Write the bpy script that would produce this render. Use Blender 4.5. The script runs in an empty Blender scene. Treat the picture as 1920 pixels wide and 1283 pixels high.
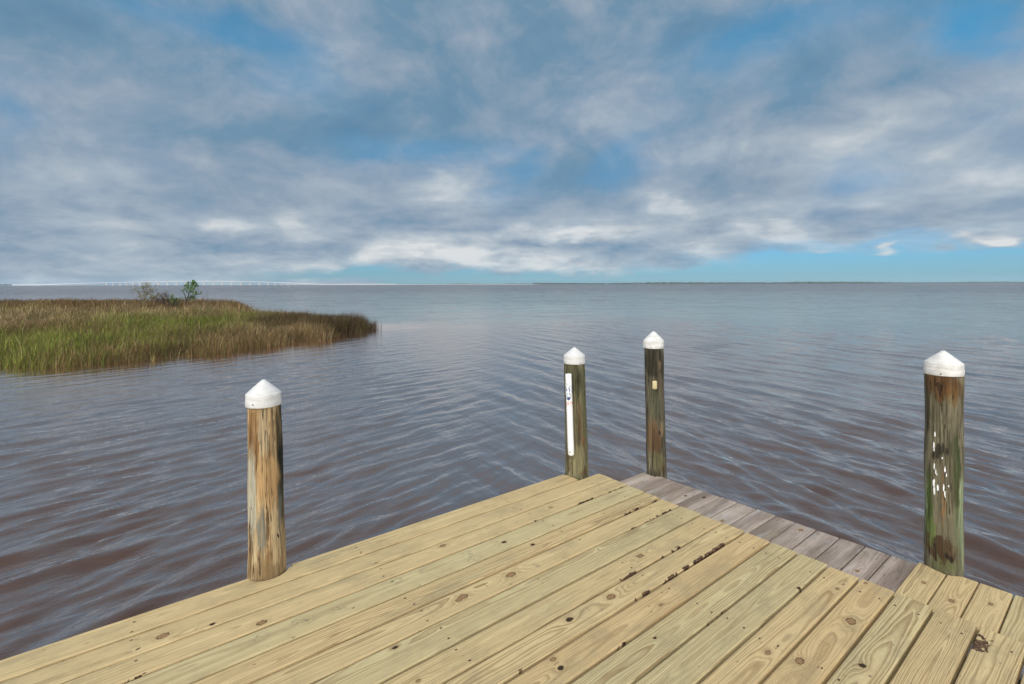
import bpy, bmesh, math, random
import numpy as np
from mathutils import Vector, Matrix
random.seed(7); rng = np.random.default_rng(11)
S = bpy.context.scene; COL = S.collection
CAM_H = 1.45; WATER = -0.85; F = 954.0; ROLL = 0.0021
_n = math.hypot(1182, 954); EA = (1182/_n, 954/_n); EB = (-EA[1], EA[0])   # dock axes on the ground
DECK_ROT = math.atan2(EA[1], EA[0])

# ------------------------------------------------------------------ scene tree helpers
def tag(o, label=None, cat=None, group=None, kind=None):
    for k, v in (('label', label), ('category', cat), ('group', group), ('kind', kind)):
        if v: o[k] = v
    return o
def empty(name, loc=(0,0,0), rz=0, parent=None):
    o = bpy.data.objects.new(name, None); COL.objects.link(o)
    o.location = loc; o.rotation_euler = (0,0,rz); o.empty_display_size = .2
    if parent: o.parent = parent
    return o
def link(name, me, mat, parent=None):
    o = bpy.data.objects.new(name, me); COL.objects.link(o)
    if mat: me.materials.append(mat)
    if parent: o.parent = parent
    return o
def npmesh(name, V, Q, attrs=None, smooth=False):
    """V (n,3); Q list/array of quads or list of faces; attrs: name -> (type, array)"""
    me = bpy.data.meshes.new(name)
    V = np.asarray(V, np.float32)
    if isinstance(Q, np.ndarray):
        k = Q.shape[1]; nf = len(Q)
        me.vertices.add(len(V)); me.vertices.foreach_set('co', V.ravel())
        me.loops.add(nf*k); me.loops.foreach_set('vertex_index', Q.astype(np.int32).ravel())
        me.polygons.add(nf)
        me.polygons.foreach_set('loop_start', np.arange(0, nf*k, k, dtype=np.int32))
        me.polygons.foreach_set('loop_total', np.full(nf, k, np.int32))
        me.update(calc_edges=True)
    else:
        me.from_pydata(V.tolist(), [], Q)
    if attrs:
        for n, (t, arr) in attrs.items():
            a = me.attributes.new(n, t, 'POINT')
            a.data.foreach_set('vector' if t == 'FLOAT_VECTOR' else ('color' if 'COLOR' in t else 'value'), np.asarray(arr, np.float32).ravel())
    if smooth: me.polygons.foreach_set('use_smooth', np.ones(len(me.polygons), bool))
    me.validate(); me.update()
    return me
def bm_link(name, bm, mat, parent=None, smooth=False):
    me = bpy.data.meshes.new(name); bm.normal_update(); bm.to_mesh(me); bm.free()
    if smooth:
        for p in me.polygons: p.use_smooth = True
    return link(name, me, mat, parent)
def box(bm, c, s, bevel=0, rot=None):
    r = bmesh.ops.create_cube(bm, size=1)
    M = Matrix.Translation(c) @ (rot or Matrix()) @ Matrix.Diagonal((*s, 1))
    bmesh.ops.transform(bm, matrix=M, verts=r['verts'])
    if bevel:
        es = {e for v in r['verts'] for e in v.link_edges}
        bmesh.ops.bevel(bm, geom=list(es), offset=bevel, segments=2, affect='EDGES', profile=.6)
def tube_np(P, Rr, n=6):
    P = np.asarray(P, float); k = len(P); V = []; Q = []
    for i in range(k):
        d = P[min(i+1,k-1)] - P[max(i-1,0)]; d /= np.linalg.norm(d)+1e-9
        u = np.cross(d, (0,0,1.) if abs(d[2]) < .9 else (1.,0,0)); u /= np.linalg.norm(u); w = np.cross(d, u)
        for j in range(n):
            t = 2*math.pi*j/n; V.append(P[i] + Rr[i]*(math.cos(t)*u + math.sin(t)*w))
    for i in range(k-1):
        for j in range(n):
            a = i*n+j; b = i*n+(j+1) % n; Q.append((a, b, b+n, a+n))
    return V, Q

# ------------------------------------------------------------------ node helpers
class NT:
    def __init__(s, tree): s.t = tree; s.t.nodes.clear()
    def node(s, ty, **kw):
        n = s.t.nodes.new(ty)
        for k, v in kw.items(): setattr(n, k, v)
        return n
    def put(s, sock, v):
        if v is None: return
        if isinstance(v, bpy.types.NodeSocket): s.t.links.new(v, sock)
        else:
            if isinstance(v, (tuple, list)) and len(v) == 3 and sock.type == 'RGBA': v = (*v, 1)
            sock.default_value = v
    def m(s, op, a, b=None, c=None, clamp=False):
        n = s.node('ShaderNodeMath', operation=op, use_clamp=clamp)
        for i, v in enumerate((a, b, c)): s.put(n.inputs[i], v)
        return n.outputs[0]
    def v(s, op, a, b=None, scale=None):
        n = s.node('ShaderNodeVectorMath', operation=op)
        s.put(n.inputs[0], a); s.put(n.inputs[1], b)
        if scale is not None: s.put(n.inputs['Scale'], scale)
        return n.outputs['Value'] if op in ('DOT_PRODUCT', 'LENGTH', 'DISTANCE') else n.outputs[0]
    def sep(s, a):
        n = s.node('ShaderNodeSeparateXYZ'); s.put(n.inputs[0], a); return n.outputs
    def xyz(s, x, y, z=0.0):
        n = s.node('ShaderNodeCombineXYZ')
        for i, v in enumerate((x, y, z)): s.put(n.inputs[i], v)
        return n.outputs[0]
    def noise(s, vec, scale=1., detail=2., rough=.5, dist=0., col=False, dims='3D'):
        n = s.node('ShaderNodeTexNoise', noise_dimensions=dims)
        s.put(n.inputs['Vector'], vec); n.inputs['Scale'].default_value = scale; n.inputs['Detail'].default_value = detail
        n.inputs['Roughness'].default_value = rough; n.inputs['Distortion'].default_value = dist
        return n.outputs['Color' if col else 'Fac']
    def ss(s, x, lo, hi, a=0., b=1., kind='SMOOTHSTEP'):
        n = s.node('ShaderNodeMapRange', interpolation_type=kind)
        s.put(n.inputs['Value'], x); s.put(n.inputs['From Min'], lo); s.put(n.inputs['From Max'], hi)
        s.put(n.inputs['To Min'], a); s.put(n.inputs['To Max'], b); return n.outputs[0]
    def mix(s, f, a, b, mode='MIX'):
        n = s.node('ShaderNodeMix', data_type='RGBA', blend_type=mode)
        s.put(n.inputs[0], f); s.put(n.inputs[6], a); s.put(n.inputs[7], b); return n.outputs[2]
    def ramp(s, f, stops, interp='LINEAR'):
        n = s.node('ShaderNodeValToRGB'); e = n.color_ramp; e.interpolation = interp
        while len(e.elements) < len(stops): e.elements.new(.5)
        for el, (p, c) in zip(e.elements, stops):
            el.position = p; el.color = (*c, 1) if len(c) == 3 else c
        s.put(n.inputs[0], f); return n.outputs[0]
    def attr(s, name, out='Vector'):
        n = s.node('ShaderNodeAttribute', attribute_name=name); return n.outputs[out]
    def bump(s, h, dist=1., strength=1., normal=None):
        n = s.node('ShaderNodeBump'); s.put(n.inputs['Height'], h); n.inputs['Distance'].default_value = dist
        n.inputs['Strength'].default_value = strength
        if normal: s.put(n.inputs['Normal'], normal)
        return n.outputs[0]
    def blob(s, uv, u0, v0, su, sv):
        d = s.v('SUBTRACT', uv, (u0, v0, 0)); d = s.v('MULTIPLY', d, (1/su, 1/sv, 0))
        return s.m('POWER', .3679, s.v('DOT_PRODUCT', d, d))
def material(name):
    m = bpy.data.materials.new(name); m.use_nodes = True
    n = NT(m.node_tree); out = n.node('ShaderNodeOutputMaterial'); b = n.node('ShaderNodeBsdfPrincipled')
    n.t.links.new(b.outputs[0], out.inputs[0]); n.b = b; n.out = out
    return m, n
def plain(name, col, rough=.6, var=.0, scale=8., metal=0.):
    m, n = material(name)
    if var:
        tc = n.node('ShaderNodeTexCoord').outputs['Object']
        f = n.noise(tc, scale, 4, .6)
        c = n.mix(f, tuple(x*(1-var) for x in col), tuple(min(1, x*(1+var)) for x in col)); n.put(n.b.inputs['Base Color'], c)
    else: n.put(n.b.inputs['Base Color'], col)
    n.b.inputs['Roughness'].default_value = rough; n.b.inputs['Metallic'].default_value = metal
    return m

# ------------------------------------------------------------------ camera
cam = bpy.data.cameras.new('camera'); cam_o = bpy.data.objects.new('camera', cam); COL.objects.link(cam_o)
cam.sensor_width = 36; cam.sensor_fit = 'HORIZONTAL'; cam.lens = F/1920*36
cam.shift_y = -108.5/1920; cam.clip_start = .05; cam.clip_end = 20000
cam_o.location = (0, 0, CAM_H); cam_o.rotation_euler = (math.pi/2, ROLL, 0)
S.camera = cam_o
S.view_settings.view_transform = 'Standard'; S.view_settings.look = 'None'
S.view_settings.exposure = 0.0; S.view_settings.gamma = 1
S.cycles.max_bounces = 8; S.cycles.volume_bounces = 1

# ------------------------------------------------------------------ sky and sun
SUN_EL = math.radians(48); SUN_ROT = math.radians(205)
w = bpy.data.worlds.new('World'); S.world = w; w.use_nodes = True
n = NT(w.node_tree); wo = n.node('ShaderNodeOutputWorld'); bg = n.node('ShaderNodeBackground')
n.t.links.new(bg.outputs[0], wo.inputs[0]); bg.inputs['Strength'].default_value = .1
sky = n.node('ShaderNodeTexSky', sky_type='NISHITA'); sky.sun_disc = False
sky.sun_elevation = SUN_EL; sky.sun_rotation = SUN_ROT; sky.air_density = 1.2; sky.dust_density = .3; sky.ozone_density = 3.
D = n.node('ShaderNodeTexCoord').outputs['Generated']
dx, dy, dz = n.sep(D)
az = n.m('ARCTAN2', dx, dy); el = n.m('ARCSINE', dz)
up = n.m('MAXIMUM', dz, 0.)
inv = n.m('DIVIDE', 1., n.m('ADD', up, .17))
P = n.xyz(n.m('MULTIPLY', dx, inv), n.m('MULTIPLY', dy, inv), 0.)     # cloud deck seen as a plane overhead
ISO = n.xyz(n.m('MULTIPLY', az, 4.0), n.m('MULTIPLY', el, 5.8), 8.)
mot = n.noise(ISO, 1., 7, .58, .6); mot2 = n.noise(n.v('ADD', ISO, (3.,9.,1.)), 2.3, 6, .6, .4)
nA = n.m('ADD', n.m('MULTIPLY', n.noise(P, 1.2, 4, .5, .35), .5), n.m('MULTIPLY', mot2, .5))
PB = n.v('ADD', P, (7.3, 2.1, 4.)); low = n.ss(el, .34, .06)
nB0 = n.m('ADD', n.m('MULTIPLY', n.noise(PB, 1.8, 5, .5, .5), n.m('SUBTRACT', 1., n.m('MULTIPLY', low, .7))), n.m('MULTIPLY', n.noise(PB, 2.6, 8, .58, .35), n.m('MULTIPLY', low, .7)))
low2 = n.ss(el, .24, .04)
lay = n.noise(n.xyz(n.m('MULTIPLY', az, 8.5), n.m('MULTIPLY', el, 25.), 5.), 1., 7, .58, .25)     # flat-based layers low down
nHi = n.m('ADD', n.m('MULTIPLY', nB0, .12), n.m('MULTIPLY_ADD', mot, .58, n.m('MULTIPLY', mot2, .30)))
nB = n.m('ADD', n.m('MULTIPLY', nHi, n.m('SUBTRACT', 1., n.m('MULTIPLY', low2, .7))), n.m('MULTIPLY', lay, n.m('MULTIPLY', low2, .7)))
nW = n.noise(n.xyz(n.m('MULTIPLY', az, 4.), n.m('MULTIPLY', el, 11.), 3.), 1., 4, .6, 0., col=True)
wv = n.v('MULTIPLY', n.v('SUBTRACT', nW, (.5, .5, .5)), (.26, .12, 0))
UV = n.v('ADD', n.xyz(az, el, 0.), wv)
def px2ae(px, py):
    x = px-960; y = py-641.5; yv = y+ROLL*x+108.5; xv = x-ROLL*y
    return math.atan2(xv, F), math.atan2(-yv, math.hypot(F, xv))
def blobs(lst):
    acc = None
    for (px, py, sx, sy, k) in lst:
        a0, e0 = px2ae(px, py); c = math.cos(a0)**2
        b = n.m('MULTIPLY', n.blob(UV, a0, e0, sx/F*c, sy/F*math.cos(a0)), k)
        acc = b if acc is None else n.m('ADD', acc, b)
    return acc
# openings of blue between the clouds, and brighter / darker banks
cov_b = blobs([(330,30,200,36,-.46),(500,95,130,55,-.30),(1530,20,240,50,-.36),(1810,40,110,65,-.66),(1400,90,110,50,-.22),
    (740,290,170,34,-.34),(1160,305,75,50,-.28),(1590,335,100,40,-.22),(560,150,90,60,-.18),(1905,150,90,150,-.12),
    (960,330,60,60,-.22),(0,190,60,140,-.22),(1300,160,160,60,-.12),
    (1750,500,480,40,-1.1),(1250,522,500,22,-1.0),(820,528,260,14,-.75),(600,528,160,10,-.3),(1600,455,200,14,-.30),
    (1895,450,36,14,.95),(1690,465,18,7,.55),(1672,478,20,5,.5),(1520,505,16,5,.5),(1530,478,22,6,.35),(1800,465,24,6,.3)])
lum_b = blobs([(850,355,75,38,.40),(410,425,62,18,.34),(560,420,80,26,.22),(1220,388,62,26,.44),(1060,440,110,18,.50),(800,465,130,26,.36),
    (960,492,170,11,.42),(560,500,200,22,.24),(1640,255,110,30,.22),(1890,320,150,40,.24),(1420,392,70,22,.26),(1370,435,70,20,.26),(1490,455,110,14,.26),
    (1895,450,40,16,.7),(1690,462,24,9,.4),(1672,478,24,8,.4),(1180,220,120,35,.16),(1400,300,110,40,.22),(250,190,150,60,.10),(640,320,90,30,.16),
    (420,270,240,45,-.20),(720,275,230,60,-.20),(1160,310,110,70,-.18),(1000,60,330,60,-.10),(620,230,160,40,-.10),(120,60,160,60,-.10),(120,410,160,40,-.14),(1660,410,220,22,-.20),(780,415,180,22,-.18),(1010,458,120,8,-.30),(1120,465,60,10,-.2),(1330,335,160,30,-.16),
    (1500,180,180,60,-.10),(380,470,160,20,-.10),(960,190,260,60,-.05),(200,520,300,18,-.08)])
cov = n.m('ADD', n.m('MULTIPLY_ADD', n.m('SUBTRACT', nA, .5), .62, .89), cov_b)
lum = n.m('ADD', n.m('MULTIPLY_ADD', n.m('SUBTRACT', nB, .5), 1.95, .45), n.m('MULTIPLY', lum_b, .82))
lum = n.m('ADD', lum, n.m('MULTIPLY', n.ss(el, .30, .05), .17))
cf = n.m('MAXIMUM', n.ss(cov, -.02, .98), n.ss(el, .53, .66))
cc = n.ramp(lum, [(0., (1.05,2.2,3.5)), (.28, (1.65,2.85,4.05)), (.5, (2.85,3.65,4.65)), (.70, (4.1,4.8,5.5)), (1., (7.2,7.4,7.5))])
# unseen cloud behind the camera, brightened to add fill light on deck and pilings
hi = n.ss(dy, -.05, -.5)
# unseen cloud tone added above the view to shape reflections in the water
cc = n.mix(n.m('MULTIPLY', n.ss(el, .50, .66), n.ss(el, 1.0, .75)), cc, n.mix(nB, (1.8,2.6,3.5), (3.6,4.2,4.9)))
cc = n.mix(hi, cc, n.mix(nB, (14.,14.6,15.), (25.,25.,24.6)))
skyc = n.v('MULTIPLY', sky.outputs[0], n.mix(n.ss(el, .0, .42), (.28,.60,1.05), (.42,1.12,1.22)))
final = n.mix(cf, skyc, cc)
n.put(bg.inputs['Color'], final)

sun = bpy.data.lights.new('sun', 'SUN'); sun.energy = 1.5; sun.angle = math.radians(12); sun.color = (1, .95, .87)
sun_o = bpy.data.objects.new('sun', sun); COL.objects.link(sun_o)
sd = Vector((math.sin(SUN_ROT)*math.cos(SUN_EL), math.cos(SUN_ROT)*math.cos(SUN_EL), math.sin(SUN_EL)))
sun_o.rotation_euler = (-sd).to_track_quat('-Z', 'Y').to_euler(); sun_o.location = (-8, -16, 20)

# ------------------------------------------------------------------ water
def wave_height(x, y, calm=1.):
    r = np.hypot(x, y); t = np.arctan2(x, np.maximum(y, .01))
    def sst(v, a, b):
        q = np.clip((v-a)/(b-a), 0, 1); return q*q*(3-2*q)
    wL = .12 + 1.0*sst(t, .08, -.34); wR = .12 + 1.0*sst(t, -.18, .22)
    h = np.zeros_like(x); rg = np.random.default_rng(5)
    for (ang, wt, wl0) in ((math.atan2(.64, -.77), wL*.85, .50), (math.atan2(.47, .88), wR*.95, .60)):
        s = np.zeros_like(x)
        for i in range(16):
            wl = wl0*math.exp(rg.normal(0, .34)); a = ang + rg.normal(0, .23)
            k = 2*math.pi/wl; ph = k*(math.cos(a)*x + math.sin(a)*y) + rg.uniform(0, 6.28)
            s += .0058*(wl/.6)*(np.sin(ph) + .22*np.cos(2*ph))
        for i in range(14):
            wl = .20*math.exp(rg.normal(0, .30)); a = ang + rg.normal(0, .22)
            k = 2*math.pi/wl; ph = k*(math.cos(a)*x + math.sin(a)*y) + rg.uniform(0, 6.28)
            s += .0025*(wl/.2)*np.sin(ph)*(1-sst(r, 9, 20))
        pa = .5+.5*np.sin(.55*x+1.3*np.sin(.31*y+ang)+ang*3)*np.sin(.47*y+1.1*np.sin(.37*x)+2*ang)      # groups of higher and lower waves
        h += s*wt*(.72+.62*pa)
    return h*calm*(1-sst(r, 16, 42))*(1-.58*sst(r, 6, 14))
rs = [1.0]
while rs[-1] < 44: rs.append(rs[-1]*1.0060)
rs = np.array(rs); th = np.arange(-1.62, 1.6201, .0072)
R_, T_ = np.meshgrid(rs, th, indexing='ij'); X = R_*np.sin(T_); Y = R_*np.cos(T_)
MARSH = np.array([(-60,10.2),(-26,12.0),(-14.9,14.1),(-12.36,13.87),(-10.21,15.71),(-8.64,18.74),(-7.45,23.2),(-7.3,27.6)])
def line_dist(px, py, pts):
    d = np.full(px.shape, 1e9)
    for i in range(len(pts)-1):
        a = pts[i]; b = pts[i+1]; ab = b-a; t = np.clip(((px-a[0])*ab[0]+(py-a[1])*ab[1])/(ab@ab), 0, 1)
        d = np.minimum(d, np.hypot(px-a[0]-t*ab[0], py-a[1]-t*ab[1]))
    return d
CALM = 1-.62*np.exp(-(line_dist(X, Y, MARSH)/3.2)**1.5)       # sheltered water along the grass
Zw = wave_height(X, Y, CALM); nr, ntm = X.shape
V = np.stack([X, Y, Zw+WATER], -1).reshape(-1, 3)
idx = np.arange(nr*ntm).reshape(nr, ntm)
Q = np.stack([idx[:-1,:-1], idx[:-1,1:], idx[1:,1:], idx[1:,:-1]], -1).reshape(-1, 4)[:, ::-1]
base = len(V)
Rb = np.array([rs[-1], 70, 130, 300, 800, 2000, 4800]); tb = np.linspace(0, 2*math.pi, 97)[:-1]
# far water: rings all round, starting at the rim of the fine sheet in front and reaching under the dock behind
thf = th; V2 = []; 
for k, r in enumerate(Rb):
    V2.append(np.stack([r*np.sin(thf), r*np.cos(thf), np.full_like(thf, WATER)], -1))
V2 = np.concatenate(V2); nf = len(thf); i2 = np.arange(len(V2)).reshape(len(Rb), nf)+base
Q2 = np.stack([i2[:-1,:-1], i2[:-1,1:], i2[1:,1:], i2[1:,:-1]], -1).reshape(-1, 4)[:, ::-1]
thb = np.linspace(th[-1], 2*math.pi+th[0], 60); Rk = np.array([.02, 1, 6, 20, 80, 400, 2000, 4800.])
V3 = np.concatenate([np.stack([r*np.sin(thb), r*np.cos(thb), np.full_like(thb, WATER)], -1) for r in Rk])
i3 = np.arange(len(V3)).reshape(len(Rk), 60)+base+len(V2)
Q3 = np.stack([i3[:-1,:-1], i3[:-1,1:], i3[1:,1:], i3[1:,:-1]], -1).reshape(-1, 4)[:, ::-1]
me = npmesh('water', np.concatenate([V, V2, V3]), np.concatenate([Q, Q2, Q3]), {'chop': ('FLOAT', np.concatenate([CALM.ravel(), np.ones(len(V2)+len(V3))]))}, smooth=True)
mw, n = material('bay_water')
pos = n.node('ShaderNodeNewGeometry').outputs['Position']; x, y, z = n.sep(pos)
rr = n.v('LENGTH', pos)
tt = n.m('ARCTAN2', x, n.m('MAXIMUM', y, .01))
wL = n.ss(tt, .12, -.38, .2, 1.); wR = n.ss(tt, -.22, .22, .2, 1.)
def train(ang, across, along, detail, seed, rough=.5):
    c, s_ = math.cos(ang), math.sin(ang)
    u = n.v('DOT_PRODUCT', pos, (c*across, s_*across, 0)); v_ = n.v('DOT_PRODUCT', pos, (-s_*along, c*along, 0))
    return n.m('SUBTRACT', n.noise(n.xyz(u, v_, seed), 1., detail, rough, .6), .5)
aL = math.atan2(.64, -.77); aR = math.atan2(.47, .88)
fine = n.m('ADD', n.m('MULTIPLY', train(aL, 9., 2.2, 3, 1.), wL), n.m('MULTIPLY', train(aR, 9., 2.2, 3, 5.), wR))
mid = n.m('ADD', n.m('MULTIPLY', train(aL, 2.6, .7, 3, 11.), wL), n.m('MULTIPLY', train(aR, 2.4, .6, 3, 15.), wR))
far = n.ss(rr, 14, 40); vfar = n.ss(rr, 60, 500)
big = n.m('MULTIPLY', n.m('SUBTRACT', n.noise(n.v('MULTIPLY', pos, (.55, .9, 0)), 1., 4, .55), .5), n.ss(rr, 25, 80))
gust = n.ss(n.noise(n.v('MULTIPLY', pos, (.05, .11, 0)), 1., 3, .5), .3, .7, .55, 1.35)     # cat's-paws
h = n.m('ADD', n.m('MULTIPLY', fine, .014), n.m('MULTIPLY', n.m('MULTIPLY', mid, n.m('MULTIPLY_ADD', far, .034, .022)), gust))
rip = n.m('ADD', n.m('MULTIPLY', train(aL+.12, 27., 5., 3, 21., .6), wL), n.m('MULTIPLY', train(aR-.12, 27., 5., 3, 25., .6), wR))
rip = n.m('MULTIPLY', rip, n.ss(n.noise(n.v('MULTIPLY', pos, (.8, .8, 0)), 1., 2, .5), .35, .65, .45, 1.2))
h = n.m('ADD', h, n.m('MULTIPLY', rip, .0062))
h = n.m('ADD', h, n.m('MULTIPLY', big, .24))
chop = n.attr('chop', 'Fac'); h = n.m('MULTIPLY', h, n.m('POWER', chop, 2.2))
Nb = n.bump(h, 1.0, 1.0)
# far off the wavelets are finer than any bump can resolve: tilt the surface directly by a slope noise
sl1 = n.v('SUBTRACT', n.noise(n.v('MULTIPLY', pos, (1.1, 1.7, 0)), 1., 3, .6, .0, col=True), (.5,.5,.5))
sl2 = n.v('SUBTRACT', n.noise(n.v('MULTIPLY', pos, (.24, .62, 0)), 1., 4, .6, .3, col=True), (.5,.5,.5))
sl = n.v('ADD', n.v('MULTIPLY', sl1, (.75, .95, 0)), n.v('MULTIPLY', sl2, (.45, 1.05, 0)))
sl = n.v('SCALE', sl, scale=n.m('MULTIPLY', n.m('ADD', n.ss(rr, 15, 80, 0., .6), n.ss(rr, 80, 600, 0., .9)), n.m('MULTIPLY', gust, n.m('POWER', chop, 2.))))
# far water normals tilted towards the camera's foot to darken its reflections
sl = n.v('ADD', sl, n.v('SCALE', n.v('NORMALIZE', n.v('MULTIPLY', pos, (-1, -1, 0))), scale=n.ss(rr, 30, 220, 0., .15)))
Nw = n.v('NORMALIZE', n.v('ADD', Nb, sl))
# tea-brown turbid body under a reflecting skin whose strength rises steeply towards grazing angles
body = n.node('ShaderNodeBsdfDiffuse'); n.put(body.inputs['Color'], n.mix(n.noise(pos, .25, 3, .5), (.062,.037,.029), (.090,.057,.046))); n.put(body.inputs['Normal'], n.bump(h, 1., .4))
skin = n.node('ShaderNodeBsdfAnisotropic'); skin.distribution = 'GGX'; skin.inputs['Roughness'].default_value = .03; skin.inputs['Color'].default_value = (1, .905, .85, 1); n.put(skin.inputs['Normal'], Nw)
lw = n.node('ShaderNodeLayerWeight'); lw.inputs['Blend'].default_value = .5; n.put(lw.inputs['Normal'], Nw)
fr = n.m('MULTIPLY_ADD', n.m('POWER', lw.outputs['Facing'], 1.85), .95, .02)
mixw = n.node('ShaderNodeMixShader'); n.put(mixw.inputs[0], fr); n.t.links.new(body.outputs[0], mixw.inputs[1]); n.t.links.new(skin.outputs[0], mixw.inputs[2]); n.t.links.new(mixw.outputs[0], n.out.inputs[0])
n.t.nodes.remove(n.b)
tag(link('water', me, mw), 'rippled grey brown bay water reaching the horizon', 'water', kind='structure')

# ------------------------------------------------------------------ wood materials
def wood_material(name, pale, late, grain=1., spacing=.0075, grey=False):
    m, n = material(name)
    wc = n.attr('wood_coord'); kn = n.attr('knot_coord'); pl = n.attr('plank_look'); st = n.attr('stain_look')
    x, y, z = n.sep(wc); kx, ky, kt = n.sep(kn); tint, contrast, seed = n.sep(pl); bark, stamp, ev = n.sep(st)
    sv = n.v('ADD', wc, n.xyz(n.m('MULTIPLY', seed, 31.), n.m('MULTIPLY', seed, 17.), n.m('MULTIPLY', seed, 9.)))
    r = n.m('SQRT', n.m('ADD', n.m('MULTIPLY', y, y), n.m('MULTIPLY', z, z)))
    n1 = n.m('SUBTRACT', n.noise(n.v('MULTIPLY', sv, (1.5, 6., 6.)), 1., 2, .5), .5)
    n2 = n.m('SUBTRACT', n.noise(n.v('MULTIPLY', sv, (7., 32., 32.)), 1., 2, .5), .5)
    r = n.m('ADD', r, n.m('ADD', n.m('MULTIPLY', n1, .030), n.m('MULTIPLY', n2, .0028)))
    rv = n.noise(n.xyz(n.m('MULTIPLY', r, 55.), n.m('MULTIPLY', seed, 40.), 0.), 1., 2, .5)
    ph = n.m('ADD', n.m('DIVIDE', r, spacing), n.m('MULTIPLY', rv, 3.4)); f = n.m('FRACT', ph); ring = n.m('FLOOR', ph)
    wn = n.node('ShaderNodeTexWhiteNoise', noise_dimensions='1D'); n.put(wn.inputs['W'], n.m('ADD', ring, n.m('MULTIPLY', seed, 50.)))
    lateband = n.m('MULTIPLY', n.ss(f, .25, .80), n.ss(f, 1., .90))
    lateband = n.m('MULTIPLY', lateband, n.m('MULTIPLY_ADD', wn.outputs[0], .7, .45))
    lateband = n.m('MULTIPLY', lateband, contrast, clamp=True)
    blot = n.noise(n.v('MULTIPLY', sv, (1.1, 7., 7.)), 1., 3, .6)
    line = n.ss(n.noise(n.v('MULTIPLY', n.xyz(x, r, n.m('MULTIPLY', seed, 7.)), (2.2, 420., 1.)), 1., 2, .6), .50, .72)
    check = n.m('ABSOLUTE', n.m('SUBTRACT', n.noise(n.v('MULTIPLY', sv, (2.6, 90., 90.)), 1., 1, .5), .5))
    fib = n.noise(n.v('MULTIPLY', sv, (9., 420., 420.)), 1., 2, .6)
    if grey:
        base = n.mix(tint, pale, tuple(c*.78 for c in pale)); base = n.mix(n.ss(blot, .3, .7), base, (.20,.155,.125))
    else:
        base = n.mix(n.ss(tint, .0, .5), (.515,.435,.238), pale); base = n.mix(n.ss(tint, .5, 1.), base, (.565,.405,.205))
        base = n.mix(n.ss(blot, .52, .8, 0., .55), base, (.42,.38,.22))
        base = n.mix(n.ss(blot, .45, .22, 0., .5), base, (.56,.415,.215))
    brk = n.noise(n.v('MULTIPLY', sv, (14., 300., 300.)), 1., 2, .6)
    c = n.mix(n.m('MULTIPLY', n.m('MULTIPLY', lateband, grain), n.ss(brk, .25, .62, .36, .78)), base, late)
    c = n.mix(n.m('MULTIPLY', line, .42), c, late)
    c = n.mix(n.m('MULTIPLY', n.ss(check, .010, .0), n.ss(blot, .5, .62, 0., .55)), c, (.10,.065,.035))
    drt = n.noise(n.v('MULTIPLY', sv, (3.5, 5., 5.)), 1., 5, .7)
    c = n.mix(n.ss(drt, .46, .72, 0., .48), c, (.27,.225,.13))
    c = n.mix(1., c, n.mix(fib, (.66,.66,.66), (1.28,1.28,1.28)), 'MULTIPLY')
    # mill stamps and grey smudges
    sm = n.m('MULTIPLY', stamp, n.ss(n.noise(n.v('MULTIPLY', sv, (38., 60., 1.)), 1., 3, .7), .48, .62))
    c = n.mix(n.m('MULTIPLY', sm, .62), c, (.10,.105,.09))
    # knots: rings round a dark core, some loose and black, some only outlined
    kw = n.m('MULTIPLY', n.m('SUBTRACT', n.noise(sv, 75., 3, .6), .5), 1.1)
    kd = n.m('ADD', n.m('SQRT', n.m('ADD', n.m('MULTIPLY', kx, kx), n.m('MULTIPLY', ky, ky))), kw)
    halo = n.ss(kd, 2.6, .8); core = n.ss(kd, 1.08, .88)
    edge = n.m('MULTIPLY', n.ss(kd, .62, .92), core)
    krings = n.m('MULTIPLY_ADD', n.m('SINE', n.m('MULTIPLY', kd, 14.)), .35, .5)
    c = n.mix(n.m('MULTIPLY', halo, .30), c, (.30,.21,.10))
    kc = n.mix(krings, (.20,.105,.045), (.34,.215,.11)); kc = n.mix(edge, kc, (.07,.042,.022))
    hole = n.ss(kt, .6, .9); kc = n.mix(hole, kc, n.mix(krings, (.018,.011,.007), (.07,.04,.02)))
    c = n.mix(core, c, kc)
    # bark left along an edge
    bn = n.noise(n.v('MULTIPLY', sv, (26., 70., 70.)), 1., 3, .65)
    gate = n.ss(n.noise(n.v('MULTIPLY', sv, (13., 9., 9.)), 1., 2, .6), .44, .52, .25, 1.)
    bm_ = n.m('MULTIPLY', n.ss(n.m('ADD', n.m('MULTIPLY', bark, gate), n.m('MULTIPLY', n.m('SUBTRACT', bn, .5), 1.9)), .55, .66), n.ss(bark, .05, .12))
    c = n.mix(bm_, c, n.ramp(n.noise(sv, 90., 3, .6), [(.34, (.022,.012,.008)), (.52, (.085,.046,.026)), (.66, (.24,.14,.075))]))
    # pin knots and specks
    sp = n.noise(n.v('MULTIPLY', sv, (30., 55., 55.)), 1., 1, .5)
    c = n.mix(n.ss(sp, .775, .80, 0., .7), c, (.10,.065,.04))
    if grey:
        wt = n.noise(n.v('MULTIPLY', sv, (3., 16., 16.)), 1., 3, .6)
        c = n.mix(n.ss(wt, .52, .72, 0., .6), c, (.40,.385,.375))
        ck = n.m('ABSOLUTE', n.m('SUBTRACT', n.noise(n.v('MULTIPLY', sv, (2.2, 75., 75.)), 1., 2, .5), .5))
        c = n.mix(n.ss(ck, .012, .0, 0., .75), c, (.055,.045,.04))
    n.put(n.b.inputs['Base Color'], c)
    n.b.inputs['Roughness'].default_value = .72; n.b.inputs['Specular IOR Level'].default_value = .25
    hgt = n.m('ADD', n.m('MULTIPLY', lateband, .0006 if grey else .00025), n.m('MULTIPLY', fib, .0005 if grey else .00018))
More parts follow.
